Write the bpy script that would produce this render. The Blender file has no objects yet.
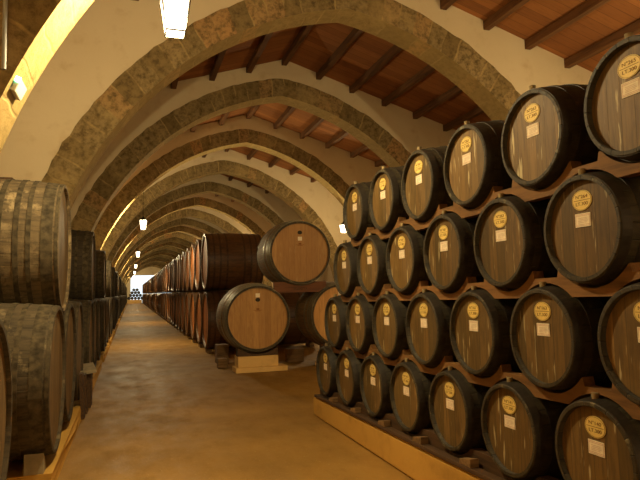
import bpy, bmesh, math, random
from mathutils import Matrix, Vector
random.seed(7)
S = bpy.context.scene
C = S.collection
PI = math.pi
# ------------------------------------------------------------------ camera, sky, exposure
def R(d): return math.radians(d)
cam_d = bpy.data.cameras.new('camera'); cam = bpy.data.objects.new('camera', cam_d); C.objects.link(cam)
S.camera = cam
cam_d.sensor_width = 36; cam_d.lens = 588 / 640 * 36; cam_d.clip_start = .05; cam_d.clip_end = 500
yaw, pit, rol = R(17.87), R(4.89), R(-1.19)
fw = Vector((math.sin(yaw) * math.cos(pit), math.cos(yaw) * math.cos(pit), math.sin(pit)))
rt = Vector((math.cos(yaw), -math.sin(yaw), 0)); up = rt.cross(fw)
r2 = rt * math.cos(rol) + up * math.sin(rol); u2 = -rt * math.sin(rol) + up * math.cos(rol)
M = Matrix((r2, u2, -fw)).transposed().to_4x4(); M.translation = (0, 0, 1.6)
cam.matrix_world = M
S.view_settings.view_transform = 'Standard'; S.view_settings.look = 'None'
S.view_settings.exposure = 0; S.view_settings.gamma = 1; S.view_settings.use_curve_mapping = False
w = bpy.data.worlds.new('sky'); S.world = w; w.use_nodes = True
w.node_tree.nodes['Background'].inputs[0].default_value = (.80, .92, 1, 1)
w.node_tree.nodes['Background'].inputs[1].default_value = 1.5
LAMP_W = 510          # watts of each hanging lantern
LAMP_COL = (1, .805, .435)

# ------------------------------------------------------------------ dimensions
BAY, P0, THK = 4.88, 4.6, .55          # arch spacing, first arch, arch depth
XC = 3.68                              # hall centre line
XL, XR = -2.2, 9.5
YB, YE = -12.0, P0 + 22 * BAY + THK
ZS, ECC, RO, RING = .776, .889, 6.37, .465   # springing height, arc offset, outer radius, ring width
def roof_z(x): return 7.58 - .31 * abs(x - 3.75)

# ------------------------------------------------------------------ materials
def lin(c):
    return tuple((v / 12.92 if v <= .04045 else ((v + .055) / 1.055) ** 2.4) for v in (c[0] / 255, c[1] / 255, c[2] / 255)) + (1,)
class NT:
    def __init__(s, name):
        s.m = bpy.data.materials.new(name); s.m.use_nodes = True; s.t = s.m.node_tree; s.t.nodes.clear()
        s.out = s.n('ShaderNodeOutputMaterial'); s.b = s.n('ShaderNodeBsdfPrincipled')
        s.t.links.new(s.b.outputs[0], s.out.inputs[0])
    def n(s, ty, **k):
        x = s.t.nodes.new(ty)
        for a, v in k.items(): setattr(x, a, v)
        return x
    def put(s, sock, v):
        if isinstance(v, bpy.types.NodeSocket): s.t.links.new(v, sock)
        elif v is not None: sock.default_value = v
    def math(s, op, a, b=None, c=None):
        x = s.n('ShaderNodeMath', operation=op); s.put(x.inputs[0], a); s.put(x.inputs[1], b)
        if c is not None: s.put(x.inputs[2], c)
        return x.outputs[0]
    def vmath(s, op, a, b):
        x = s.n('ShaderNodeVectorMath', operation=op); s.put(x.inputs[0], a); s.put(x.inputs[1], b); return x.outputs[0]
    def noise(s, vec, scale, detail=3, rough=.55, dims='3D'):
        x = s.n('ShaderNodeTexNoise', noise_dimensions=dims)
        s.put(x.inputs['Vector'], vec); x.inputs['Scale'].default_value = scale
        x.inputs['Detail'].default_value = detail; x.inputs['Roughness'].default_value = rough
        return x.outputs['Fac']
    def white(s, v):
        x = s.n('ShaderNodeTexWhiteNoise', noise_dimensions='1D'); s.put(x.inputs['W'], v); return x.outputs['Value']
    def ramp(s, f, stops):
        x = s.n('ShaderNodeValToRGB'); e = x.color_ramp.elements
        while len(e) < len(stops): e.new(.5)
        for i, (p, c) in enumerate(stops): e[i].position = p; e[i].color = c
        s.put(x.inputs[0], f); return x.outputs[0]
    def step(s, f, a, b):
        x = s.n('ShaderNodeMapRange'); s.put(x.inputs[0], f); x.inputs[1].default_value = a; x.inputs[2].default_value = b
        x.interpolation_type = 'SMOOTHSTEP'; return x.outputs[0]
    def mix(s, f, a, b, mode='MIX'):
        x = s.n('ShaderNodeMix', data_type='RGBA', blend_type=mode)
        s.put(x.inputs[0], f); s.put(x.inputs[6], a); s.put(x.inputs[7], b); return x.outputs[2]
    def obj(s): return s.n('ShaderNodeTexCoord').outputs['Object']
    def rnd(s): return s.n('ShaderNodeObjectInfo').outputs['Random']
    def sep(s, v):
        x = s.n('ShaderNodeSeparateXYZ'); s.put(x.inputs[0], v); return x.outputs
    def com(s, x_, y_, z_):
        x = s.n('ShaderNodeCombineXYZ'); s.put(x.inputs[0], x_); s.put(x.inputs[1], y_); s.put(x.inputs[2], z_); return x.outputs[0]
    def done(s, col, rough=.8, bump=None, bs=.3, bd=.01, metal=0, spec=.3):
        s.put(s.b.inputs['Base Color'], col); s.put(s.b.inputs['Roughness'], rough)
        s.put(s.b.inputs['Metallic'], metal); s.put(s.b.inputs['Specular IOR Level'], spec)
        if bump is not None:
            x = s.n('ShaderNodeBump'); x.inputs['Strength'].default_value = bs; x.inputs['Distance'].default_value = bd
            s.put(x.inputs['Height'], bump); s.t.links.new(x.outputs[0], s.b.inputs['Normal'])
        return s.m
def m_simple(name, col, rough=.7, var=.25, scale=6, metal=0, spec=.3):
    n = NT(name); o = n.obj(); f = n.noise(o, scale, 4)
    c1 = lin(col); c2 = tuple(v * (1 - var) for v in c1[:3]) + (1,); c3 = tuple(min(1, v * (1 + var)) for v in c1[:3]) + (1,)
    return n.done(n.ramp(f, [(.3, c2), (.7, c3)]), rough, f, .2, .01, metal, spec)
def m_plaster(name, a, b, stain):
    n = NT(name); o = n.obj(); f1 = n.noise(o, .5, 5); f2 = n.noise(o, 2.6, 6, .6); f3 = n.noise(o, 30, 3)
    c = n.ramp(f1, [(.35, lin(a)), (.7, lin(b))])
    c = n.mix(n.math('MULTIPLY', n.step(f2, .52, .75), .45), c, lin(stain))
    return n.done(c, .95, n.math('ADD', n.math('MULTIPLY', f2, .7), n.math('MULTIPLY', f3, .15)), .35, .04, spec=.1)
def m_stone():
    # voussoirs laid out by the UV of the ring: u = arc length, v = width across
    n = NT('arch_stone'); uv = n.n('ShaderNodeTexCoord').outputs['UV']; o = n.obj()
    wob = n.noise(o, 3.0, 3)
    s = n.sep(uv); u = n.math('ADD', n.math('DIVIDE', s[0], .34), n.math('MULTIPLY', n.math('SUBTRACT', wob, .5), .35))
    face = n.math('FLOOR', s[1])
    u = n.math('ADD', u, n.math('MULTIPLY', face, .37))
    cell = n.math('FLOOR', u); fr = n.math('FRACT', u)
    r = n.white(n.math('ADD', n.math('ADD', cell, n.math('MULTIPLY', n.rnd(), 91)), n.math('MULTIPLY', face, 13.3)))
    c = n.ramp(r, [(0, lin((138, 116, 76))), (.3, lin((148, 126, 84))), (.6, lin((156, 134, 92))), (.88, lin((166, 142, 98))), (1, lin((188, 142, 90)))])
    f = n.noise(o, 9, 8, .75)
    c = n.mix(n.step(f, .40, .66), c, lin((104, 86, 56)))
    f2 = n.noise(o, 1.3, 4)
    c = n.mix(n.math('MULTIPLY', n.step(f2, .5, .7), .45), c, lin((196, 168, 112)))
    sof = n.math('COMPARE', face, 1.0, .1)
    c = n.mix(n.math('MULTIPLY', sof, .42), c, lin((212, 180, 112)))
    edge = n.math('ABSOLUTE', n.math('SUBTRACT', fr, .5))
    mor = n.math('MULTIPLY', n.step(edge, .43, .475), n.step(n.noise(o, 2.2, 3), .44, .6)); soft = n.math('SUBTRACT', 1, n.math('MULTIPLY', sof, .5))
    c = n.mix(n.math('MULTIPLY', mor, .6), c, lin((196, 168, 112)))
    h = n.math('SUBTRACT', n.math('MULTIPLY', f, 1.0), n.math('MULTIPLY', n.math('MULTIPLY', n.step(edge, .42, .5), .5), soft))
    return n.done(c, .95, h, .6, .05, spec=.1)
def m_floor():
    n = NT('floor_earth'); o = n.obj()
    f = n.noise(o, .7, 6, .6); g = n.noise(n.vmath('MULTIPLY', o, (1, .45, 1)), 3.2, 5, .65); h = n.noise(o, 42, 3)
    c = n.ramp(f, [(.32, lin((134, 99, 42))), (.5, lin((150, 112, 50))), (.7, lin((168, 127, 60)))])
    c = n.mix(n.math('MULTIPLY', n.step(g, .5, .72), .4), c, lin((124, 90, 42)))
    c = n.mix(n.math('MULTIPLY', n.step(h, .62, .72), .4), c, lin((196, 168, 116)))
    rg = n.ramp(g, [(.3, (.55,) * 3 + (1,)), (.7, (.8,) * 3 + (1,))])
    return n.done(c, rg, n.math('ADD', g, n.math('MULTIPLY', h, .25)), .35, .02, spec=.25)
def m_boards():
    n = NT('ceiling_boards'); o = n.obj(); s = n.sep(o)
    y = n.math('DIVIDE', s[1], .24); cell = n.math('FLOOR', y); fr = n.math('FRACT', y)
    x = n.math('FLOOR', n.math('DIVIDE', s[0], .93))
    r = n.white(n.math('ADD', n.math('MULTIPLY', cell, 1.7), n.math('MULTIPLY', x, 31.3)))
    c = n.ramp(r, [(0, lin((150, 96, 54))), (.5, lin((164, 106, 58))), (1, lin((178, 116, 64)))])
    g = n.noise(n.vmath('MULTIPLY', o, (1, 8, 1)), 3, 5, .6)
    c = n.mix(n.math('MULTIPLY', n.step(g, .45, .75), .4), c, lin((116, 72, 42)))
    e = n.math('ABSOLUTE', n.math('SUBTRACT', fr, .5))
    c = n.mix(n.math('MULTIPLY', n.step(e, .46, .5), .6), c, lin((70, 40, 24)))
    return n.done(c, .8, g, .2, .01)
def m_plank(name, cols, dark, axis=0, scale=3):
    n = NT(name); o = n.vmath('ADD', n.obj(), n.com(n.math('MULTIPLY', n.rnd(), 37), 0, 0))
    k = [7, 7, 7]; k[axis] = .6
    g = n.noise(n.vmath('MULTIPLY', o, tuple(k)), scale, 5, .6); r = n.rnd()
    c = n.mix(r, lin(cols[0]), lin(cols[1]))
    c = n.mix(n.math('MULTIPLY', n.step(g, .42, .7), .7), c, lin(dark))
    return n.done(c, .75, g, .3, .006)
def m_staves(name, ns, ca, cb, dark, moldcol, mold, ms=(.5, .68), rough=.65, gapk=.6):
    # barrel body, axis along local X
    n = NT(name); o = n.obj(); s = n.sep(o); rn = n.rnd()
    a = n.math('MULTIPLY', n.math('ADD', n.math('ARCTAN2', s[2], s[1]), PI), ns / (2 * PI))
    cell = n.math('FLOOR', a); fr = n.math('FRACT', a)
    r = n.white(n.math('ADD', cell, n.math('MULTIPLY', rn, 517)))
    c = n.mix(r, lin(ca), lin(cb))
    off0 = n.vmath('ADD', o, n.com(n.math('MULTIPLY', rn, 50), 0, 0)); off = n.vmath('ADD', off0, n.com(0, n.math('MULTIPLY', r, 9 if gapk > .4 else .08), 0))
    g = n.noise(n.vmath('MULTIPLY', off, (1, 6, 6)), 4, 5, .65)
    c = n.mix(n.math('MULTIPLY', n.step(g, .4, .7), .65), c, lin(dark))
    mo = n.noise(off, 5, 6, .7); big = n.noise(off, 1.5, 2)
    c = n.mix(n.math('MULTIPLY', n.math('MULTIPLY', n.step(mo, *ms), n.step(big, .35, .6)), mold), c, lin(moldcol))
    e = n.math('ABSOLUTE', n.math('SUBTRACT', fr, .5)); gap = n.step(e, .44, .5)
    c = n.mix(n.math('MULTIPLY', gap, gapk), c, lin(tuple(v * .45 for v in dark)))
    return n.done(c, rough, n.math('SUBTRACT', n.math('ADD', g, mo), n.math('MULTIPLY', gap, gapk * 1.3)), .45, .01, spec=.35)
def m_head(name, wd, cols, dark, streak, st, gap=.6, rough=.6, plane='y'):
    n = NT(name); o = n.obj(); s = n.sep(o); rn = n.rnd()
    q = n.math('ADD', n.math('DIVIDE', s[1], wd), n.math('MULTIPLY', rn, 3.7))
    cell = n.math('FLOOR', q); fr = n.math('FRACT', q)
    r = n.white(n.math('ADD', cell, n.math('MULTIPLY', rn, 317)))
    k = len(cols); c = n.ramp(r, [(i / (k - 1), lin(v)) for i, v in enumerate(cols)])
    off = n.vmath('ADD', o, n.com(n.math('MULTIPLY', rn, 70), n.math('MULTIPLY', r, 5), 0))
    g = n.noise(n.vmath('MULTIPLY', off, (1, 9, .8)), 5, 5, .6)
    c = n.mix(n.math('MULTIPLY', n.step(g, .4, .72), .55), c, lin(dark))
    blot = n.noise(n.vmath('MULTIPLY', off, (1, 1.6, .7)), 4, 4, .6)
    c = n.mix(n.math('MULTIPLY', n.step(blot, .5, .72), .45), c, lin(dark))
    if st:
        k2 = n.noise(n.vmath('MULTIPLY', off, (1, 7, .9)), 4.5, 3, .5)
        c = n.mix(n.math('MULTIPLY', n.step(k2, .62, .72), st), c, lin(streak))
    e = n.math('ABSOLUTE', n.math('SUBTRACT', fr, .5)); gp = n.step(e, .465, .5)
    c = n.mix(n.math('MULTIPLY', gp, gap), c, lin(tuple(v * .5 for v in dark)))
    # each cask a little lighter or darker
    c = n.mix(1.0, c, n.ramp(rn, [(0, (.72, .70, .66, 1)), (1, (1.1, 1.08, 1.05, 1))]), 'MULTIPLY')
    return n.done(c, rough, n.math('SUBTRACT', g, gp), .3, .004, spec=.35)
def m_emit(name, col, k):
    n = NT(name); n.b.inputs['Emission Color'].default_value = col; n.b.inputs['Emission Strength'].default_value = k
    return n.done((.9, .9, .9, 1), .5)
def m_lantern():
    n = NT('lantern_glass'); t = n.t; t.nodes.remove(n.b)
    tr = n.n('ShaderNodeBsdfTransparent'); em = n.n('ShaderNodeEmission'); ad = n.n('ShaderNodeAddShader')
    em.inputs[0].default_value = (1, .80, .52, 1); em.inputs[1].default_value = 3.2
    t.links.new(tr.outputs[0], ad.inputs[0]); t.links.new(em.outputs[0], ad.inputs[1]); t.links.new(ad.outputs[0], n.out.inputs[0])
    return n.m
MAT = dict(
    plaster=m_plaster('plaster_wall', (222, 202, 164), (232, 214, 178), (196, 166, 116)),
    stone=m_stone(), floor=m_floor(), boards=m_boards(),
    kerb=m_plaster('kerb_render', (190, 144, 66), (204, 158, 78), (136, 98, 48)),
    roofbeam=m_plank('roof_beam_wood', ((112, 76, 46), (130, 90, 56)), (74, 48, 30), 1, 2),
    rackbeam=m_plank('rack_beam_wood', ((122, 86, 46), (134, 94, 52)), (84, 58, 32), 1, 4),
    darkbeam=m_plank('dark_beam_wood', ((74, 54, 34), (88, 62, 38)), (44, 32, 20), 1, 4),
    body_s=m_staves('small_cask_staves', 22, (50, 44, 30), (66, 58, 40), (26, 24, 17), (112, 104, 74), .45, (.54, .74)),
    rim_s=m_staves('small_cask_rim', 22, (58, 49, 32), (72, 60, 39), (32, 27, 18), (170, 158, 120), .55, (.56, .72)),
    head_s=m_head('small_cask_head', .085, [(108, 82, 42), (126, 96, 50), (97, 77, 41), (135, 104, 57)], (70, 52, 28), (200, 184, 140), .7),
    hoop_d=m_simple('dark_hoop_iron', (50, 44, 36), .55, .4, 14, .3, .4),
    hoop_c=m_simple('brown_hoop_iron', (78, 56, 38), .5, .3, 14, .2, .4),
    hoop_g=m_simple('grey_hoop_steel', (128, 122, 100), .42, .2, 8, .7, .5),
    body_c=m_staves('brown_cask_staves', 30, (96, 66, 40), (108, 76, 46), (64, 44, 28), (130, 102, 66), .3, (.5, .68), .4),
    head_c=m_head('brown_cask_head', .16, [(160, 98, 48), (186, 112, 54), (140, 86, 44), (172, 104, 52)], (108, 64, 32), (190, 150, 90), .2),
    body_l=m_staves('weathered_cask_staves', 40, (116, 98, 70), (106, 90, 64), (50, 43, 32), (186, 162, 120), .75, (.50, .64), .85, .25),
    body_lm=m_staves('stained_cask_staves', 40, (88, 75, 54), (78, 67, 48), (40, 35, 26), (150, 132, 98), .75, (.52, .66), .85, .25),
    body_ld=m_staves('dark_cask_staves', 26, (74, 62, 44), (62, 53, 38), (36, 31, 23), (112, 98, 72), .4, (.54, .7), .75),
    head_l=m_head('weathered_cask_head', .14, [(128, 104, 70), (140, 114, 78), (110, 90, 62)], (74, 60, 42), (190, 170, 130), .5),
    hoop_l=m_simple('rusted_hoop', (78, 68, 50), .85, .6, 16, .0, .2),
    body_n=m_staves('oak_cask_staves', 32, (128, 100, 62), (146, 114, 72), (86, 66, 42), (150, 130, 90), .2),
    head_n=m_head('oak_cask_head', .125, [(202, 152, 86), (214, 164, 96), (190, 140, 78), (208, 158, 90)], (170, 120, 64), (226, 190, 130), .35, .35, .5),
    cork=m_simple('cork', (140, 122, 88), .9, .25, 40),
    plate=m_simple('yellow_plate', (226, 196, 112), .6, .12, 20),
    ink=m_simple('brown_ink', (120, 76, 26), .8, .1, 20),
    paper=m_simple('aged_paper', (236, 220, 190), .9, .12, 30),
    paperink=m_simple('faded_print', (198, 156, 126), .9, .1, 20),
    hole=m_simple('dark_bung', (58, 50, 36), .8, .2, 20),
    stamp=m_simple('burnt_stamp', (134, 84, 38), .8, .1, 20),
    stone_b=m_plaster('pale_block', (212, 172, 106), (222, 184, 118), (168, 128, 74)),
    wood_b=m_plank('chock_wood', ((120, 92, 58), (140, 108, 68)), (78, 58, 36), 0, 5),
    slate=m_simple('grey_stone', (150, 136, 108), .9, .25, 10),
    beam_r=m_plank('stencilled_beam_wood', ((112, 72, 46), (118, 76, 50)), (78, 50, 32), 0, 4),
    black=m_simple('black_iron', (30, 27, 22), .6, .2, 20, .5),
    glass=m_lantern(), bulb=m_emit('bulb_glow', (1, .84, .6, 1), 30),
    grey_p=m_simple('grey_plastic', (150, 148, 140), .5, .06, 10), white_p=m_simple('white_plastic', (220, 216, 206), .4, .05, 10),
    led=m_emit('green_led', (.15, 1, .45, 1), 5),
    sand=m_simple('outdoor_paving', (214, 206, 188), .9, .1, 2),
)

# ------------------------------------------------------------------ mesh helpers
def tag(o, label=None, cat=None, group=None, kind=None):
    if label: o['label'] = label
    if cat: o['category'] = cat
    if group: o['group'] = group
    if kind: o['kind'] = kind
    return o
def link_mesh(name, me, mat=None, parent=None, smooth=False):
    if mat is not None:
        me.materials.clear(); me.materials.append(MAT[mat])
    o = bpy.data.objects.new(name, me); C.objects.link(o)
    if parent: o.parent = parent
    if smooth:
        for p in me.polygons: p.use_smooth = True
    return o
def obj(name, bm, mat, parent=None, smooth=False, bevel=0, recalc=True):
    if bevel: bmesh.ops.bevel(bm, geom=bm.edges[:], offset=bevel, segments=2, affect='EDGES', profile=.6)
    if recalc: bmesh.ops.recalc_face_normals(bm, faces=bm.faces[:])
    me = bpy.data.meshes.new(name); bm.to_mesh(me); bm.free()
    return link_mesh(name, me, mat, parent, smooth)
def empty(name, loc=(0, 0, 0), rz=0):
    o = bpy.data.objects.new(name, None); C.objects.link(o); o.location = loc; o.rotation_euler = (0, 0, rz); o.empty_display_size = .2
    return o
def box(bm, x0, x1, y0, y1, z0, z1):
    r = bmesh.ops.create_cube(bm, size=1)
    for v in r['verts']:
        v.co = Vector(((x0 + x1) / 2 + v.co.x * (x1 - x0), (y0 + y1) / 2 + v.co.y * (y1 - y0), (z0 + z1) / 2 + v.co.z * (z1 - z0)))
    return r['verts']
def bx(*a):
    bm = bmesh.new(); box(bm, *a); return bm
def lathe(bm, prof, seg=48, closed=True):
    """closed profile of (x, r) spun about local X"""
    rings = []
    for k in range(seg):
        a = 2 * PI * k / seg; rings.append([bm.verts.new((x, r * math.cos(a), r * math.sin(a))) for x, r in prof])
    n = len(prof)
    for k in range(seg):
        A, B = rings[k], rings[(k + 1) % seg]
        for i in range(n if closed else n - 1):
            j = (i + 1) % n; bm.faces.new((A[i], A[j], B[j], B[i]))
def disc(bm, x, r, th=.01, seg=40, cy=0, cz=0):
    """round plate facing -X"""
    vs = [[bm.verts.new((xx, cy + r * math.cos(2 * PI * k / seg), cz + r * math.sin(2 * PI * k / seg))) for k in range(seg)] for xx in (x, x + th)]
    bm.faces.new(vs[0]); bm.faces.new(vs[1][::-1])
    for k in range(seg): bm.faces.new((vs[0][k], vs[1][k], vs[1][(k + 1) % seg], vs[0][(k + 1) % seg]))
def cyl_z(bm, x, y, z0, z1, r0, r1, seg=16):
    vs = [[bm.verts.new((x + r * math.cos(2 * PI * k / seg), y + r * math.sin(2 * PI * k / seg), z)) for k in range(seg)] for z, r in ((z0, r0), (z1, r1))]
    bm.faces.new(vs[0][::-1]); bm.faces.new(vs[1])
    for k in range(seg): bm.faces.new((vs[0][k], vs[0][(k + 1) % seg], vs[1][(k + 1) % seg], vs[1][k]))
def extrude_yz(bm, pts, x0, x1):
    A = [bm.verts.new((x0, y, z)) for y, z in pts]; B = [bm.verts.new((x1, y, z)) for y, z in pts]; n = len(pts)
    bm.faces.new(A); bm.faces.new(B[::-1])
    for i in range(n): bm.faces.new((A[i], A[(i + 1) % n], B[(i + 1) % n], B[i]))
def text_mesh(txt, size):
    cu = bpy.data.curves.new('lettering', 'FONT'); cu.body = txt; cu.size = size; cu.align_x = 'CENTER'; cu.align_y = 'CENTER'; cu.extrude = .0006
    o = bpy.data.objects.new('tmp', cu); C.objects.link(o)
    dg = bpy.context.evaluated_depsgraph_get(); me = bpy.data.meshes.new_from_object(o.evaluated_get(dg))
    bpy.data.objects.remove(o); bpy.data.curves.remove(cu)
    # turn flat lettering to face -X (text right = -Y, text up = +Z)
    me.transform(Matrix(((0, 0, -1, 0), (-1, 0, 0, 0), (0, 1, 0, 0), (0, 0, 0, 1))))
    return me
def dup(root, loc, rz=0):
    r = root.copy(); C.objects.link(r); r.location = loc; r.rotation_euler = (0, 0, rz)
    for ch in root.children:
        c = ch.copy(); C.objects.link(c); c.parent = r
        for g in ch.children:
            d = g.copy(); C.objects.link(d); d.parent = c
    return r

# ------------------------------------------------------------------ room shell
o = obj('floor', bx(XL - .3, XR + .3, YB, YE, -.2, 0), 'floor'); tag(o, kind='structure')
o = obj('ground', bx(-40, 50, YE, YE + 60, -.2, -.01), 'sand'); tag(o, kind='structure')
for nm, a in (('wall_left', (XL - .3, XL, YB, YE, 0, 5.9)), ('wall_right', (XR, XR + .3, YB, YE, 0, 5.95)), ('wall_back', (XL - .3, XR + .3, YB - .3, YB, 0, 7.9))):
    tag(obj(nm, bx(*a), 'plaster'), kind='structure')
bm = bmesh.new()
box(bm, XL, -.05, YE + .02, YE + .3, 0, 5.6); box(bm, 7.2, XR, YE + .02, YE + .3, 0, 5.6); pg = [(XL, 5.6), (-.05, 5.6), (-.05, 5.0), (7.2, 5.0), (7.2, 5.6), (XR, 5.6), (XR, roof_z(XR)), (3.75, roof_z(3.75)), (XL, roof_z(XL))]
fa = [bm.verts.new((x, YE + .02, z)) for x, z in pg]; fb = [bm.verts.new((x, YE + .3, z)) for x, z in pg]
bm.faces.new(fa); bm.faces.new(fb[::-1])
for i in range(len(pg)): bm.faces.new((fa[i], fa[(i + 1) % len(pg)], fb[(i + 1) % len(pg)], fb[i]))
tag(obj('wall_front', bm, 'plaster'), kind='structure')
bm = bmesh.new()
xs = [XL - .3, 3.75, XR + .3]
lo = [[bm.verts.new((x, y, roof_z(x) + .03)) for x in xs] for y in (YB - .3, YE)]
hi = [[bm.verts.new((x, y, roof_z(x) + .13)) for x in xs] for y in (YB - .3, YE)]
for i in (0, 1):
    bm.faces.new((lo[0][i], lo[1][i], lo[1][i + 1], lo[0][i + 1])); bm.faces.new((hi[0][i], hi[0][i + 1], hi[1][i + 1], hi[1][i]))
    for e in (0, 1): bm.faces.new((lo[e][i], lo[e][i + 1], hi[e][i + 1], hi[e][i]))
for i in (0, 2): bm.faces.new((lo[0][i], hi[0][i], hi[1][i], lo[1][i]))
tag(obj('ceiling', bm, 'boards'), kind='structure')
# roof beams run the length of the hall over the arches
NB = [-6, -5, -4, -3, -2, -1, 0, 1, 2, 3, 4, 5, 6]
SIDE = {0: 'along the ridge', 1: 'first', 2: 'second', 3: 'third', 4: 'fourth', 5: 'fifth', 6: 'sixth'}
for k in NB:
    x = 3.75 + .93 * k
    t = roof_z(x) + .028 - .02 * (k != 0)
    bm = bx(x - .065, x + .065, YB, YE, roof_z(x) - .15, t)
    o = obj('roof_beam', bm, 'roofbeam', bevel=.006)
    lab = 'dark timber roof beam along the ridge of the board ceiling' if k == 0 else \
        'dark timber roof beam, %s to the %s of the ridge beam' % (SIDE[abs(k)], 'left' if k < 0 else 'right')
    tag(o, lab, 'roof beam', 'roof beams under the board ceiling')

# ------------------------------------------------------------------ arches
def arc_pts(rad, zbot=0.0, n=56):
    a1 = math.acos(ECC / rad)           # apex, right arc centre at XC-ECC
    pts = [(XC + rad - ECC, zbot)]
    for i in range(n + 1):
        a = a1 * i / n; pts.append((XC - ECC + rad * math.cos(a), ZS + rad * math.sin(a)))
    left = [(2 * XC - x, z) for x, z in pts[::-1]][1:]
    return pts + left
outer, inner = arc_pts(RO), arc_pts(RO - RING)
rag = random.Random(3)
outer = [(x + rag.uniform(-.016, .016), z + rag.uniform(-.016, .016)) if 0 < i < len(outer) - 1 else (x, z) for i, (x, z) in enumerate(outer)]
def smooth_arc(pts):
    return pts
def arch_meshes(wob):
    # ring
    bm = bmesh.new(); uvl = bm.loops.layers.uv.new('UVMap')
    n = len(outer); L = [0]
    for i in range(1, n): L.append(L[-1] + math.dist(outer[i], outer[i - 1]))
    V = []
    for i in range(n):
        (xo, zo), (xi, zi) = outer[i], inner[i]
        V.append([bm.verts.new((xo, -.012, zo)), bm.verts.new((xi, -.012, zi)), bm.verts.new((xi, THK + .012, zi)), bm.verts.new((xo, THK + .012, zo))])
    for i in range(n - 1):
        for k, (a, b) in enumerate(((0, 1), (1, 2), (2, 3), (3, 0))):
            f = bm.faces.new((V[i][a], V[i][b], V[i + 1][b], V[i + 1][a]))
            uv = [(L[i], k + .02), (L[i], k + .98), (L[i + 1], k + .98), (L[i + 1], k + .02)]
            for lp, t in zip(f.loops, uv): lp[uvl].uv = t
    bm.faces.new(V[0][::-1]); bm.faces.new(V[-1])
    bmesh.ops.recalc_face_normals(bm, faces=bm.faces[:])
    ring = bpy.data.meshes.new('voussoir_ring'); bm.to_mesh(ring); bm.free(); ring.materials.append(MAT['stone'])
    # spandrel wall above and beside the ring, thickness THK
    bm = bmesh.new()
    oo = outer
    def col(x, z): return bm.verts.new((x, 0, z)), bm.verts.new((x, THK, z))
    top = lambda x: roof_z(x) + .02
    e_ = .067
    xs = sorted(set([round(x, 5) for x, z in oo] + [round(3.75 + .93 * k + q, 5) for k in NB for q in (-e_ - .001, -e_, e_, e_ + .001) if oo[-1][0] < 3.75 + .93 * k + q < oo[0][0]]))
    def oz(x):
        ro = RO - .06; wd = min(abs(x - XC) + ECC, ro); return ZS + math.sqrt(max(0, ro * ro - wd * wd))
    def tp(x):
        for k in NB:
            if abs(x - (3.75 + .93 * k)) <= e_ + 1e-6: return roof_z(3.75 + .93 * k) - .152
        return top(x)
    cols = [(col(x, oz(x)), col(x, tp(x))) for x in xs]
    for i in range(len(cols) - 1):
        (a, b), (a2, b2) = cols[i], cols[i + 1]
        for f in ((a[0], a2[0], b2[0], b[0]), (a[1], b[1], b2[1], a2[1]), (a[0], a[1], a2[1], a2[0]), (b[0], b2[0], b2[1], b[1])):
            try: bm.faces.new(f)
            except ValueError: pass
    # side strips out to the walls
    for xa, xb in ((oo[0][0], XR - .001), (XL + .001, oo[-1][0])):
        P = [bm.verts.new((x, y, z)) for y in (0, THK) for x, z in ((xa, 0), (xb, 0), (xb, top(xb)), (xa, top(xa)))]
        for q in ((0, 1, 2, 3), (7, 6, 5, 4), (0, 4, 5, 1), (1, 5, 6, 2), (2, 6, 7, 3), (3, 7, 4, 0)): bm.faces.new([P[t] for t in q])
    bmesh.ops.remove_doubles(bm, verts=bm.verts[:], dist=1e-5)
    bmesh.ops.recalc_face_normals(bm, faces=bm.faces[:])
    sp = bpy.data.meshes.new('spandrel_wall'); bm.to_mesh(sp); bm.free(); sp.materials.append(MAT['plaster'])
    return ring, sp
ring_me, sp_me = arch_meshes(0)
ORD = ['nearest', 'second', 'third', 'fourth', 'fifth', 'sixth', 'seventh', 'eighth', 'ninth', 'tenth', 'eleventh', 'twelfth']
arch_root = None
for k in range(23):
    y = P0 + BAY * k
    if arch_root is None:
        t = empty('stone_arch', (0, y, 0)); arch_root = t
        link_mesh('voussoir_ring', ring_me, None, t); link_mesh('spandrel_wall', sp_me, None, t)
    else: t = dup(arch_root, (0, y, 0))
    if k == 0: lab = 'nearest pointed stone arch, only its brightly lit underside showing at upper left'
    elif k == 1: lab = 'large pointed stone arch with pale plaster spandrel crossing the top of the view'
    elif k < 12: lab = 'pointed stone arch with plastered spandrel, %s one along the cellar' % ORD[k]
    else: lab = 'small distant pointed stone arch near the bright far end of the cellar'
    tag(t, lab, 'arch', 'stone arches spanning the cellar')

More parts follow.
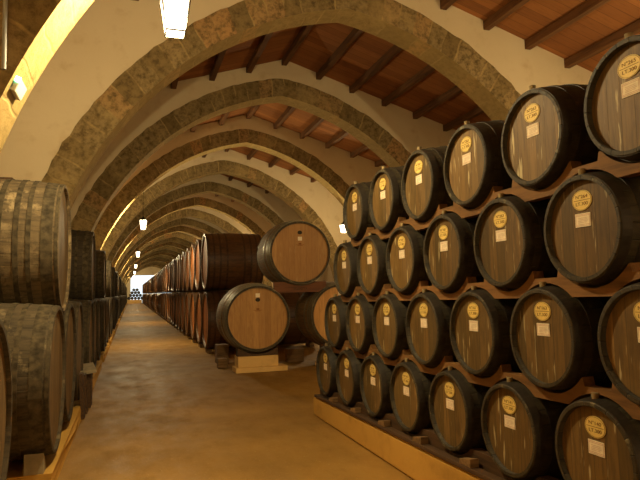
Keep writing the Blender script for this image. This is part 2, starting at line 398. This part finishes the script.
# ------------------------------------------------------------------ lanterns
def make_lantern():
    t = empty('hanging_lantern')
    # frame: tapered square lantern, narrower at the foot; origin at the centre of the glass
    zb, zt, wb, wt = -.15, .14, .075, .115
    bm = bmesh.new()
    def bar(a, b, r=.0045):
        a, b = Vector(a), Vector(b); d = (b - a); m = Matrix.Translation((a + b) / 2) @ d.to_track_quat('Z', 'Y').to_matrix().to_4x4()
        rr = bmesh.ops.create_cube(bm, size=1, matrix=m @ Matrix.Diagonal((2 * r, 2 * r, d.length, 1)))
    for sx, sy in ((-1, -1), (-1, 1), (1, -1), (1, 1)):
        bar((sx * wb, sy * wb, zb), (sx * wt, sy * wt, zt))
    for z, q in ((zb, wb), (zt, wt)):
        for s in (-1, 1): bar((-q, s * q, z), (q, s * q, z)); bar((s * q, -q, z), (s * q, q, z))
    obj('frame', bm, 'black', t)
    bm = bmesh.new(); e = .003
    A = [bm.verts.new((sx * (wb - e), sy * (wb - e), zb + .004)) for sx, sy in ((-1, -1), (1, -1), (1, 1), (-1, 1))]
    B = [bm.verts.new((sx * (wt - e), sy * (wt - e), zt - .004)) for sx, sy in ((-1, -1), (1, -1), (1, 1), (-1, 1))]
    for i in range(4): bm.faces.new((A[i], A[(i + 1) % 4], B[(i + 1) % 4], B[i]))
    bm.faces.new(A[::-1])
    obj('glass_pane', bm, 'glass', t)
    bm = bmesh.new(); cyl_z(bm, 0, 0, .15, .24, .13, .03, 4)
    bmesh.ops.rotate(bm, verts=bm.verts[:], matrix=Matrix.Rotation(PI / 4, 3, 'Z'))
    cyl_z(bm, 0, 0, .24, .27, .02, .012, 10)
    obj('cap', bm, 'black', t)
    bm = bmesh.new(); bmesh.ops.create_uvsphere(bm, u_segments=16, v_segments=10, radius=.035); obj('bulb', bm, 'bulb', t, True)
    return t
def chain(L):
    bm = bmesh.new(); n = max(4, int(L / .045)); step = L / n
    for i in range(n):
        z = .27 + step * (i + .5); r = bmesh.ops.create_circle(bm, segments=8, radius=step * .62)
        vs = r['verts']; ed = [e for e in bm.edges if all(v in vs for v in e.verts)]
        # link as thin square torus
        ps = [Vector((step * .3 * math.cos(a), 0, step * .62 * math.sin(a))) for a in [2 * PI * k / 8 for k in range(8)]]
        bmesh.ops.delete(bm, geom=vs, context='VERTS')
        for k in range(8):
            a, b = ps[k], ps[(k + 1) % 8]; d = b - a
            m = Matrix.Translation((0, 0, z)) @ Matrix.Rotation(PI / 2 * (i % 2), 4, 'Z') @ Matrix.Translation((a + b) / 2) @ d.to_track_quat('Z', 'Y').to_matrix().to_4x4()
            bmesh.ops.create_cube(bm, size=1, matrix=m @ Matrix.Diagonal((.006, .006, d.length * 1.1, 1)))
    return bm
def inner_z(x):
    wd = abs(x - XC) + ECC; rr = RO - RING
    return ZS + math.sqrt(rr * rr - wd * wd)
LX = .36
proto = None
lamps = []
for i in range(8): lamps.append((LX - (.03 if i == 0 else 0), P0 + .14 + 3 * BAY * i, 3.85 if i == 0 else 3.79, 'L', i))
for i in range(0, 4): lamps.append((7.3, P0 + .6 + 3 * BAY * i, 3.8, 'R', i))
lamps.append((LX, P0 + .14 - 3 * BAY, 3.79, 'B', 0)); lamps.append((7.3, P0 + .6 - 3 * BAY, 3.8, 'B', 1))
for (x, y, z, side, i) in lamps:
    if proto is None: t = make_lantern(); proto = t; t.location = (x, y, z)
    else:
        t = proto.copy(); C.objects.link(t); t.location = (x, y, z)
        for ch in proto.children:
            if ch.name.startswith('chain') or ch.type == 'LIGHT': continue
            c = ch.copy(); C.objects.link(c); c.parent = t
    if side == 'L': zt = inner_z(x)
    elif side == 'R': zt = inner_z(x)
    else: zt = roof_z(x) - .1
    if side != 'L': y_off = 0
    t_ch = obj('chain', chain(zt - z - .27 + .01), 'black'); t_ch.parent = t
    ld = bpy.data.lights.new('lamp_light', 'POINT'); ld.energy = LAMP_W * (.75 if side == 'R' else 1); ld.color = LAMP_COL; ld.shadow_soft_size = .06
    lo_ = bpy.data.objects.new('lamp_light', ld); C.objects.link(lo_); lo_.parent = t; lo_.location = (0, 0, -.03)
    if side == 'L':
        lab = ['large bright glass lantern on a chain at the top left of the view', 'glowing lantern hung by a long chain over the aisle, next after the nearest lantern',
               'third glowing lantern over the aisle, just below and beyond the second', 'fourth glowing lantern over the aisle'][i] if i < 4 else 'tiny glowing lantern in the bright column of lamps at the far end of the aisle'
    elif side == 'R':
        lab = ['lantern in the right hand aisle hidden above the near end of the cask rack', 'glowing lantern in front of the pale wall, above the end of the cask rack',
               'distant lantern of the right hand aisle behind the brown casks', 'farthest lantern of the right hand aisle'][i]
    else: lab = 'lantern over the %s aisle behind the viewer' % ('left' if i == 0 else 'right')
    tag(t, lab, 'lantern', 'glass lanterns hanging from the arches')
# bracket bars for the right aisle lanterns stay inside the arch thickness

# emergency light on the underside of the nearest arch
t = empty('emergency_light', (-.893, P0 + .20, 3.19)); t.rotation_euler = (0, R(24), 0); t.scale = (.72, .72, .72)
obj('housing', bx(0, .10, -.20, .16, -.085, .085), 'grey_p', t, bevel=.008)
obj('diffuser', bx(.10, .15, -.19, .15, -.075, .075), 'white_p', t, bevel=.012)
obj('indicator_lamp', bx(.095, .148, -.206, -.188, .02, .078), 'led', t, bevel=.003)
tag(t, 'small grey emergency light with green indicator on the lit underside of the nearest arch', 'emergency light')
bm = bmesh.new(); cyl_z(bm, 0, 0, 0, 2.3, .016, .016, 12)
o = obj('wall_conduit', bm, 'grey_p', smooth=False); o.location = (-.875, P0 - .032, 3.22)
tag(o, 'thin grey vertical conduit pipe at the left edge on the nearest arch', 'pipe')

# ------------------------------------------------------------------ barrels
def radius(x, L, r, rb): return r + (rb - r) * (1 - (1 - 2 * x / L) ** 2)
def make_barrel(name, L, r, rb, t, rec, body, head, hoopm, hoops, rimh=.0, seg=48, rim=None, hole=None):
    """thing > body, head, rear_head, hoop..., all about the local X axis; head faces -X; origin at the centre of the front head plane"""
    root = empty(name)
    bm = bmesh.new(); N = 16
    prof = [(L * i / N, radius(L * i / N, L, r, rb)) for i in range(N + 1)]
    prof += [(L, r - t), (L - rec - .03, r - t * 1.0), (L / 2, r - t), (rec + .03, r - t), (0, r - t)]
    lathe(bm, prof, seg); obj('body', bm, body, root, True)
    me = root.children[0].data
    for p in me.polygons:
        if abs(p.normal.x) > .9: p.use_smooth = False
    if rim:
        bm = bmesh.new(); lathe(bm, [(-.004, r - t + .002), (-.004, r - .004), (.0, r + .001), (.03, radius(.03, L, r, rb) + .003), (.03, r - t + .001)], seg); obj('rim', bm, rim, root, False)
    bm = bmesh.new(); disc(bm, rec, r - t + .001, .02, seg); obj('head', bm, head, root)
    bm = bmesh.new(); disc(bm, L - rec - .02, r - t + .001, .02, seg); obj('rear_head', bm, head, root)
    for (x0, w_) in hoops:
        bm = bmesh.new(); th = .0035 if r < .4 else .006
        ra, rb_ = radius(x0, L, r, rb), radius(x0 + w_, L, r, rb)
        lathe(bm, [(x0, ra + th), (x0 + w_, rb_ + th), (x0 + w_, rb_ - .004), (x0, ra - .004)], seg)
        obj('hoop', bm, hoopm, root, False)
    return root
def simple_barrel(name, L, r, rb, t, rec, body, head, seg=20):
    """a far cask: one mesh with two materials"""
    bm = bmesh.new(); N = 6
    prof = [(L * i / N, radius(L * i / N, L, r, rb)) for i in range(N + 1)]
    prof += [(L, r - t), (L - rec, r - t), (L - rec, .001), (rec, .001), (rec, r - t), (0, r - t)]
    lathe(bm, prof, seg)
    bmesh.ops.recalc_face_normals(bm, faces=bm.faces[:])
    for f in bm.faces:
        c = f.calc_center_median(); rr = math.hypot(c.y, c.z)
        f.material_index = 1 if (rr < r - t - .01 and (c.x < rec + .01 or c.x > L - rec - .01)) else 0
        f.smooth = rr > r * .99
    me = bpy.data.meshes.new(name); bm.to_mesh(me); bm.free(); me.materials.append(MAT[body]); me.materials.append(MAT[head])
    o = bpy.data.objects.new(name, me); C.objects.link(o); return o

# --- the rack of small dark casks on the right
AX = lambda y: 2.283 - .0092 * (y - 5)
RZ = lambda j, y: .748 + .603 * j - .0196 * y
RY = lambda j, n: 2.58 + n * .736 + .368 * j
rows = {3: range(-2, 4), 2: range(-1, 5), 1: range(-1, 6), 0: range(0, 7)}
small = make_barrel('wine_cask', .86, .2875, .345, .024, .030, 'body_s', 'head_s', 'hoop_d',
                    [(.002, .052), (.10, .032), (.22, .032), (.608, .032), (.728, .032), (.806, .052)], rim='rim_s', seg=56)
def smallparts(root):
    bm = bmesh.new(); cyl_z(bm, .05, .012, .288, .330, .018, .021, 14); obj('bung', bm, 'cork', root, False)
    bm = bmesh.new(); disc(bm, .0255, .056, .004, 32, 0, .155)
    for v in bm.verts: v.co.y *= 1.3
    obj('number_plate', bm, 'plate', root)
    bm = bx(.026, .029, -.056, .056, .010, .084); obj('paper_label', bm, 'paper', root)
smallparts(small)
pl = [c for c in small.children if c.name.startswith('number_plate')][0]
pp = [c for c in small.children if c.name.startswith('paper_label')][0]
# printed frame and lines of the paper label
bm = bmesh.new()
for z in (.016, .023, .071, .078): box(bm, .0252, .0262, -.050, .050, z - .001, z + .001)
for z in (.034, .042, .050, .058): box(bm, .0252, .0262, -.038 + .004 * (z * 500 % 3), .036, z - .0008, z + .0008)
for y in (-.050, .050): box(bm, .0252, .0262, y - .001, y + .001, .016, .078)
obj('print', bm, 'paperink', pp)
bm = bmesh.new()
lathe(bm, [(.0247, .0515), (.0247, .053), (.0257, .053), (.0257, .0515)], 32); bmesh.ops.translate(bm, verts=bm.verts[:], vec=(0, 0, .155))
for v in bm.verts: v.co.y *= 1.3
box(bm, .0247, .0257, -.060, .060, .1543, .1567)
obj('plate_border', bm, 'ink', pl)
NUM = {(3, -2): 265, (3, -1): 262, (3, 0): 261, (3, 1): 260, (3, 2): 259, (3, 3): 258, (2, -1): 264, (2, 0): 263, (1, 0): 163, (1, 1): 162, (1, -1): 164}
rowname = {3: 'top row', 2: 'second row from the top', 1: 'third row from the top', 0: 'bottom row'}
lt_me = text_mesh('LT.300', .026); lt_me.materials.append(MAT['ink'])
numbers = 250
first = True
for j in (3, 2, 1, 0):
    L = list(rows[j])
    for n in L:
        y = RY(j, n); loc = (AX(y), y, RZ(j, y))
        if first: t = small; t.location = loc
        else: t = dup(small, loc)
        t['_rack'] = 1
        if first: first = False; protos = t
        pos = L.index(n)
        near = ['nearest', 'second from the near end', 'third from the near end', 'fourth from the near end', 'fifth from the near end', 'sixth from the near end', 'seventh from the near end'][pos]
        if n == L[-1]: near = 'farthest, at the rack end'
        lab = 'dark cask with yellow plate, %s, %s' % (rowname[j], near)
        tag(t, lab, 'wine cask', 'dark wine casks stacked on the wooden rack')
        t['_num'] = NUM.get((j, n), 140 + 20 * j + n); del t['_rack']
for t in [o for o in C.objects if '_num' in o.keys()]:
    num = t['_num']; del t['_num']
    plate = [c for c in t.children if c.name.startswith('number_plate')][0]
    me = text_mesh('N\u00b0%d' % num, .027); me.materials.append(MAT['ink'])
    a = link_mesh('lettering', me, None, plate); a.location = (.0250, 0, .174)
    b = link_mesh('lettering', lt_me, None, plate); b.location = (.0250, 0, .135); a.scale = b.scale = (1, 1.25, 1)

def wedge_bm(a, b, h):
    bm = bmesh.new()
    for v in box(bm, -a / 2, a / 2, -b / 2, b / 2, 0, h):
        if v.co.z > h / 2 and v.co.y > 0: v.co.z = h * .55
    return bm
def scallop_beam(j, y0, y1, xa, xb, base=False):
    """wavy bearer between row j and row j+1 (or under row 0)"""
    RR = .322; top, bot = [], []
    n = int((y1 - y0) / .0125)
    for i in range(n + 1):
        y = y0 + (y1 - y0) * i / n
        zl = RZ(j, y) if not base else None
        if base:
            zb = kz(y) + .001; zt = RZ(0, y) - .235
            for m in range(-2, 9):
                d = abs(y - RY(0, m))
                if d < RR: zt = min(zt, RZ(0, RY(0, m)) - math.sqrt(RR * RR - d * d))
            zt = max(zt, zb + .012)
        else:
            zt = zl + .352; zb = zl + .235
            for m in range(-3, 9):
                yc = RY(j + 1, m); d = abs(y - yc)
                if .185 < d < .265: zt = zl + .40
                if d < RR: zt = min(zt, RZ(j + 1, yc) - math.sqrt(RR * RR - d * d))
                yc = RY(j, m); d = abs(y - yc)
                if d < RR: zb = max(zb, RZ(j, yc) + math.sqrt(RR * RR - d * d))
            if zt - zb < .02: zt = zb + .02
        top.append((y, zt)); bot.append((y, zb))
    pts = bot + top[::-1]
    bm = bmesh.new(); A = {}
    for side, x in ((0, xa), (1, xb)):
        for k, (y, z) in enumerate(pts): A[side, k] = bm.verts.new((x + AX(y) - AX(5), y, z))
    m = len(top)
    for k in range(m - 1):
        t1, t2 = 2 * m - 1 - k, 2 * m - 2 - k
        bm.faces.new((A[0, k], A[0, k + 1], A[0, t2], A[0, t1])); bm.faces.new((A[1, k], A[1, t1], A[1, t2], A[1, k + 1]))
        bm.faces.new((A[0, k], A[1, k], A[1, k + 1], A[0, k + 1])); bm.faces.new((A[0, t1], A[0, t2], A[1, t2], A[1, t1]))
    for k, t_ in ((0, 2 * m - 1), (m - 1, m)): bm.faces.new((A[0, k], A[0, t_], A[1, t_], A[1, k]))
    return bm
kz = lambda y: .385 - .0196 * y
XA = 2.283
for j in (0, 1, 2):
    y1 = RY(j + 1, rows[j + 1][-1]) + .22; y0 = RY(j + 1, rows[j + 1][0]) - .75
    nm = {0: 'lowest', 1: 'middle', 2: 'topmost'}[j]
    o = obj('rack_beam', scallop_beam(j, y0, y1, XA + .06, XA + .135), 'rackbeam')
    tag(o, 'reddish scalloped wooden beam under the cask heads, %s of the three' % nm, 'rack beam', 'wooden beams between the cask rows')
    o = obj('rack_beam', scallop_beam(j, y0, y1, XA + .725, XA + .80), 'rackbeam')
    tag(o, 'scalloped wooden beam at the back of the casks, %s of the three' % nm, 'rack beam', 'wooden beams between the cask rows')
for xa, wh in ((XA + .05, 'front'), (XA + .725, 'rear')):
    o = obj('rack_beam', scallop_beam(0, 2.0, 7.3, xa, xa + .075, True), 'darkbeam')
    tag(o, 'dark scalloped bearer on the plinth under the %s of the bottom casks' % wh, 'rack beam', 'bearers on the rack plinth')
bm = bmesh.new(); extrude_yz(bm, [(1.5, kz(1.5) + .001), (7.35, kz(7.35) + .001), (7.35, kz(7.35) + .032), (1.5, kz(1.5) + .032)], XA - .035, XA + .045)
o = obj('sill_board', bm, 'darkbeam', bevel=.006); tag(o, 'thin dark board along the front edge of the rack plinth', 'board')
for m in range(7):
    y = RY(0, m) - .285
    o = obj('wooden_wedge', wedge_bm(.07, .15, .06), 'wood_b', bevel=.005); o.location = (XA + .005, y, kz(y) + .034); o.rotation_euler = (R(-1), 0, 0)
    tag(o, 'grey wedge on the rack plinth by the bottom row cask, %s' % (['nearest', 'second from the near end', 'third from the near end', 'fourth from the near end', 'fifth from the near end', 'sixth from the near end', 'farthest'][m]), 'wedge', 'wedges on the rack plinth')
# plinth of the rack
bm = bmesh.new(); kp = [(1.3, 0), (7.42, 0), (7.42, kz(7.42)), (1.3, kz(1.3))]
extrude_yz(bm, kp, XA - .03, XA + .95)
bmesh.ops.bevel(bm, geom=bm.edges[:], offset=.02, segments=3, affect='EDGES')
o = obj('rack_plinth', bm, 'kerb'); tag(o, 'long low ochre rendered plinth carrying the rack of dark casks', 'plinth')

# --- large brown casks in the centre row, heads to the aisle
ORDN = ['first', 'second', 'third', 'fourth', 'fifth', 'sixth', 'seventh', 'eighth', 'ninth', 'tenth', 'eleventh', 'twelfth', 'thirteenth', 'fourteenth']
big = make_barrel('brown_cask', 1.5, .75, .775, .045, .05, 'body_c', 'head_c', 'hoop_c', [(.004, .07), (.16, .05), (.32, .05), (.50, .05), (.95, .05), (1.13, .05), (1.29, .05), (1.426, .07)], seg=48)
far = simple_barrel('brown_cask', 1.5, .75, .775, .045, .05, 'body_c', 'head_c')
CX = 1.90
yc = [16.1 + 1.76 * i for i in range(52)]
usedbig = usedfar = False
for i, y in enumerate(yc):
    for tier, z in ((0, .87), (1, 2.436)):
        dx = random.uniform(-.03, .03) + (.0 if i else 0)
        if i < 14:
            t = big if not usedbig else dup(big, (0, 0, 0)); usedbig = True
        else:
            if not usedfar: t = far; usedfar = True
            else: t = far.copy(); C.objects.link(t)
        t.location = (CX + dx, y, z); 
        tn = 'upper' if tier else 'lower'
        if i == 0: lab = 'large dark brown cask lying sideways behind the oak casks, %s tier' % tn
        elif i < 14: lab = 'large brown cask in the %s tier of the centre row, %s from its near end' % (tn, ORDN[i])
        else: lab = 'distant brown cask in the %s tier towards the far end of the centre row' % tn
        tag(t, lab, 'cask', 'brown casks of the centre row')
        if i < 30 and tier == 0:
            # pair of wooden feet and pair of wedges between tiers, front side
            pass
foot = obj('chock_block', bx(-.07, .07, -.20, .20, 0, .105), 'wood_b', bevel=.008)
fu = False
for i, y in enumerate(yc):
    for xo in (CX + .10, CX + 1.40):
        t = foot if not fu else foot.copy()
        if fu: C.objects.link(t)
        fu = True; t.location = (xo, y, 0)
        ln = 'aisle' if xo < 2.5 else 'inner'
        tag(t, ('wooden block foot under the %s end of the %s lower brown cask' % (ln, ORDN[i])) if i < 14 else 'small wooden block foot under the %s ends of distant brown casks' % ln, 'foot block', 'wooden feet under the centre casks')
for i, y in enumerate(yc[:6]):
    for xo in (CX + 1.60 + .10, CX + 1.60 + 1.40):
        t = foot.copy(); C.objects.link(t); t.location = (xo, y + .25, 0)
        tag(t, 'wooden block foot in the gloom under the back row of brown casks', 'foot block', 'wooden feet under the back row casks')

for i, y in enumerate(yc[:6]):
    t = dup(big, (CX + 1.60, y + .25, .87))
    tag(t, 'dark brown cask in the gloom behind the oak casks, back row, %s' % ORDN[i], 'cask', 'brown casks of the centre row')
# --- oak casks at the end of the centre row, heads to the viewer
oak = make_barrel('oak_cask', 1.30, .65, .725, .040, .04, 'body_n', 'head_n', 'hoop_g', [(.003, .05), (.085, .04), (.165, .04), (.34, .045), (.915, .045), (1.095, .04), (1.175, .04), (1.247, .05)], seg=64, rim='rim_s')
bm = bmesh.new(); disc(bm, .036, .05, .006, 24, 0, 0)
for v in bm.verts: v.co.z = v.co.z * .8 + .37
ob_h = obj('bung', bm, 'hole', oak)
bm = bmesh.new(); box(bm, .0355, .039, -.045, .045, .42, .50); pa = obj('paper_label', bm, 'paper', oak)
bm = bmesh.new()
box(bm, .0372, .0395, -.09, .09, .158, .166); box(bm, .0372, .0395, -.03, .03, .17, .20); box(bm, .0372, .0395, -.055, .055, .14, .15)
obj('burnt_stamp', bm, 'stamp', oak)
rz = PI / 2
spots = [((2.45, 11.75, 1.065), 'pale oak cask head facing the viewer, lower one on the stone block'),
         ((3.36, 11.75, 2.395), 'pale oak cask lying on top of the two lower oak casks'),
         ((4.24, 11.80, 1.065), 'pale oak cask half hidden behind the far end of the dark rack')]
for k, (loc, lab) in enumerate(spots):
    t = oak if k == 0 else dup(oak, loc)
    t.location = loc; t.rotation_euler = (0, 0, rz); tag(t, lab, 'cask', 'oak casks facing the viewer')
    if k == 1:
        for c in t.children:
            if c.name.startswith('bung'): c.location.z = .0 + .05
            if c.name.startswith('paper_label'): c.location.z = -.17
# NB: with rz=90 the local -X head faces -Y
def beam_xz():
    x0, x1, n = 2.80, 3.92, 90; top, bot = [], []
    for i in range(n + 1):
        x = x0 + (x1 - x0) * i / n; zt, zb = 1.79, 1.57
        d = abs(x - 3.36)
        if d < .69: zt = min(zt, 2.395 - math.sqrt(.69 ** 2 - d * d))
        for xc in (2.41, 4.24):
            d = abs(x - xc)
            if d < .69: zb = max(zb, 1.065 + math.sqrt(.69 ** 2 - d * d))
        top.append((x - 3.36, max(zt, zb + .03) - 1.585)); bot.append((x - 3.36, zb - 1.585))
    bm = bmesh.new(); m = len(top)
    F = [[bm.verts.new((x, y, z)) for x, z in bot + top[::-1]] for y in (-.04, .06)]
    for k in range(m - 1):
        t1, t2 = 2 * m - 1 - k, 2 * m - 2 - k
        bm.faces.new((F[0][k], F[0][k + 1], F[0][t2], F[0][t1])); bm.faces.new((F[1][k], F[1][t1], F[1][t2], F[1][k + 1]))
        bm.faces.new((F[0][k], F[1][k], F[1][k + 1], F[0][k + 1])); bm.faces.new((F[0][t1], F[0][t2], F[1][t2], F[1][t1]))
    for k, t_ in ((0, 2 * m - 1), (m - 1, m)): bm.faces.new((F[0][k], F[0][t_], F[1][t_], F[1][k]))
    return bm
o = obj('cask_beam', beam_xz(), 'beam_r'); o.location = (3.36, 11.84, 1.585)
CB = o; tag(o, 'reddish stencilled wooden beam under the upper oak cask', 'beam')
me = text_mesh('PLANETA', .07); me.materials.append(MAT['hole']); me.transform(Matrix.Rotation(PI / 2, 4, 'Z'))
tt = link_mesh('lettering', me, None, CB); tt.location = (0.0, -.0405, .055)
# shape the beam with a saddle so that it clears the cask
for q, (x, y, a) in enumerate(((2.43, 12.0, 0), (4.22, 12.05, 0))):
    nm = 'under the lower left oak cask' if q == 0 else 'under the half hidden oak cask'
    t = empty('stone_support', (x, y, 0))
    bm = bx(-.45, .60, -.30, .18, 0, .10); obj('footing', bm, 'stone_b', t, bevel=.01)
    bm = bx(-.40, .42, -.26, .16, .101, .315); obj('block', bm, 'stone_b', t, bevel=.012)
    bm = bmesh.new(); pts = [(-.40, 0), (.42, 0), (.42, .15)]
    for k in range(17):
        xx = .42 - .82 * k / 16; rr = .712; dd = xx - .02
        pts.append((xx, min(.15, 1.065 - .317 - math.sqrt(rr * rr - dd * dd))))
    pts.append((-.40, .15))
    # saddle cut to the round of the cask
    A = [bm.verts.new((px, -.22, .317 + pz)) for px, pz in pts]; B = [bm.verts.new((px, -.02, .317 + pz)) for px, pz in pts]
    bm.faces.new(A); bm.faces.new(B[::-1])
    for i in range(len(pts)): bm.faces.new((A[i], A[(i + 1) % len(pts)], B[(i + 1) % len(pts)], B[i]))
    bmesh.ops.remove_doubles(bm, verts=bm.verts[:], dist=1e-5)
    obj('saddle', bm, 'darkbeam', t)
    tag(t, 'pale stepped stone block with wooden saddle ' + nm, 'support', 'stone supports of the oak casks')
for (x, y, sx, sy, h, lab) in ((1.98, 13.6, .13, .2, .42, 'upright wooden post beside the stone block, near the end brown cask'),
                               (1.86, 12.75, .10, .1, .20, 'small wooden block on the floor left of the stone support')):
    o = obj('wooden_block', bx(-sx, sx, -sy, sy, 0, h), 'wood_b', bevel=.01); o.location = (x, y, 0); tag(o, lab, 'block')
for (x, y, w_, h, lab) in ((3.55, 13.1, .20, .30, 'small wooden crate piece in the dark between the oak casks'), (3.95, 11.2, .13, .22, 'grey wooden offcut on the floor by the half hidden oak cask')):
    o = obj('wooden_block', bx(-w_, w_, -.1, .1, 0, h), 'wood_b', bevel=.01); o.location = (x, y, 0); tag(o, lab, 'block')

# --- large casks of the left row
def left_barrel(body, L=1.15, r=.64, rb=.68):
    return make_barrel('weathered_cask', L, r, rb, .030, .03, body, 'head_l', 'hoop_l', [(.004, .03), (.05, .10), (.23, .04), (.33, .045), (.47, .045), (.65, .045), (.78, .045), (.9, .04), (1.0, .10)], seg=56)
lb1 = left_barrel('body_l'); lb3 = left_barrel('body_lm'); lb2 = left_barrel('body_ld')
fl = simple_barrel('weathered_cask', 1.15, .64, .68, .045, .05, 'body_ld', 'head_l')
fl.rotation_euler = (0, 0, PI)
# heads face +X (the aisle): turn by 180 degrees
used = {'a': False, 'c': False, 'b': False, 'f': False}
def put_left(kind, x, y, z, lab):
    src = {'a': lb1, 'c': lb3, 'b': lb2, 'f': fl}[kind]
    if not used[kind]: t = src; used[kind] = True
    elif kind == 'f': t = fl.copy(); C.objects.link(t)
    else: t = dup(src, (0, 0, 0))
    t.location = (x, y, z); t.rotation_euler = (0, 0, PI)
    tag(t, lab, 'cask', 'weathered casks of the left row')
cnt = 0; cu = 0
put_left('c', -.73, P0 - BAY + 4.0 - .02, .865, 'weathered cask cut by the left edge, nearest of the lower left tier')
for b in range(0, 22):
    P = P0 + BAY * b
    for q in (1.25, 2.62, 3.99):
        cnt += 1; y = P + q
        near = cnt <= 9
        kind = 'c' if cnt == 1 else ('b' if near else 'f')
        lab = 'big mould-stained cask with dark hoops, lower left tier, just behind the cut-off one' if cnt == 1 else \
            ('dark cask in the lower left tier, %s from the near end' % ORDN[cnt]) if near else 'distant dark cask in the lower tier of the left row'
        put_left(kind, -.62 + random.uniform(-.02, .02), y, .865, lab)
    for qi, (q, x) in enumerate(((1.9, -.64), (3.3, -.95))):
        cu += 1; near = b <= 3; kind = 'a' if cu == 1 else ('b' if near else 'f')
        lab = 'big pale weathered cask with four dark hoops, nearest of the upper left tier' if cu == 1 else \
            ('dark cask in the upper left tier, %s from the near end' % ORDN[cu - 1]) if near else 'distant dark cask in the upper tier of the left row'
        put_left(kind, x, P + q, 2.085 + (.01 if b else 0), lab)
# plinths of the left row, one per bay
for b in range(-1, 22):
    P = P0 + BAY * b
    y0 = P + (.77 if b >= 0 else .9); y1 = P + 4.62
    bm = bx(-1.85, -.60, y0, y1, 0, .165)
    bmesh.ops.subdivide_edges(bm, edges=bm.edges[:], cuts=3, use_grid_fill=True)
    for v in bm.verts:
        if v.co.z < .01: continue
        v.co.x += random.uniform(-.015, .015); v.co.z += random.uniform(-.008, .004)
    o = obj('cask_plinth', bm, 'kerb')
    lab = {-1: 'low ochre plinth under the nearest lower left cask', 0: 'rough ochre plinth with squared end under the mould-stained left cask', 1: 'low rough plinth in the second bay of the left row', 2: 'low rough plinth in the third bay of the left row'}.get(b, 'distant low plinth under the left row of casks')
    tag(o, lab, 'plinth', 'plinths under the left row of casks')
# bearers lifting the casks off the plinths
def wedge(bm, w_, d, h):
    vs = box(bm, -w_ / 2, w_ / 2, -d / 2, d / 2, 0, h)
    for v in vs:
        if v.co.z > h / 2 and v.co.y > 0: v.co.z = h * .3
    return bm
wd = wedge(bmesh.new(), .15, .16, .17); wz = obj('stone_wedge', wd, 'slate', bevel=.008); wz.location = (-.74, 5.46, .158)
tag(wz, 'grey stone wedge against the foot of the mould-stained left cask', 'wedge')
o = obj('stone_slab', wedge(bmesh.new(), .22, .5, .05), 'slate', bevel=.006); o.location = (-.60, 9.30, .53); o.rotation_euler = (R(10), R(-6), R(8))
tag(o, 'pale flat stone slab resting on the end of the left plinth', 'slab')
for k, (x, y, h) in enumerate(((-.585, 8.45, .58), (-.575, 8.80, .52))):
    o = obj('dark_board', bx(-.022, .022, -.10, .10, 0, h), 'darkbeam', bevel=.004); o.location = (x, y, 0); o.rotation_euler = (0, R(-3), 0)
    tag(o, 'dark board leaning on the left plinth, %s of the pair' % ('nearer' if k == 0 else 'farther'), 'board', 'dark boards leaning on the left plinth')
o = obj('masonry_stub', bx(-.04, .04, -.16, .16, 0, .51), 'darkbeam', bevel=.01); o.location = (-.57, 9.30, 0)
tag(o, 'small dark stub under the flat stone slab by the left plinth', 'masonry')
o = obj('wooden_plank', bx(-.30, .30, -.12, .12, 0, .03), 'darkbeam', bevel=.004); o.location = (-1.42, 6.5, 2.745)
tag(o, 'short dark plank lying on top of the pale weathered upper cask', 'plank')

# --- pyramid of small barrels against the daylight
o = obj('pale_platform', bx(-.55, 1.85, 109.0, 110.4, 0, .605), 'stone_b', bevel=.02); tag(o, 'low pale platform under the pyramid of tiny barrels at the far end', 'platform')
pyr = simple_barrel('stacked_barrel', .8, .24, .275, .03, .03, 'body_s', 'hoop_d', 24)
pu = False
names = ['bottom', 'second', 'third', 'top']
for r_, cnt_ in enumerate((5, 4, 3, 2)):
    for k in range(cnt_):
        t = pyr if not pu else pyr.copy()
        if pu: C.objects.link(t)
        pu = True
        t.location = (.78 + .56 * (k - (cnt_ - 1) / 2), 109.2, .885 + r_ * .49); t.rotation_euler = (0, 0, PI / 2)
        pos = ['leftmost', 'second from the left', 'middle' if cnt_ == 5 else 'third from left', 'fourth from left', 'rightmost'][k]
        if k == cnt_ - 1: pos = 'rightmost'
        tag(t, 'tiny barrel in the pyramid at the bright far end, %s row, %s' % (names[r_], pos), 'barrel', 'pyramid of barrels at the far end')
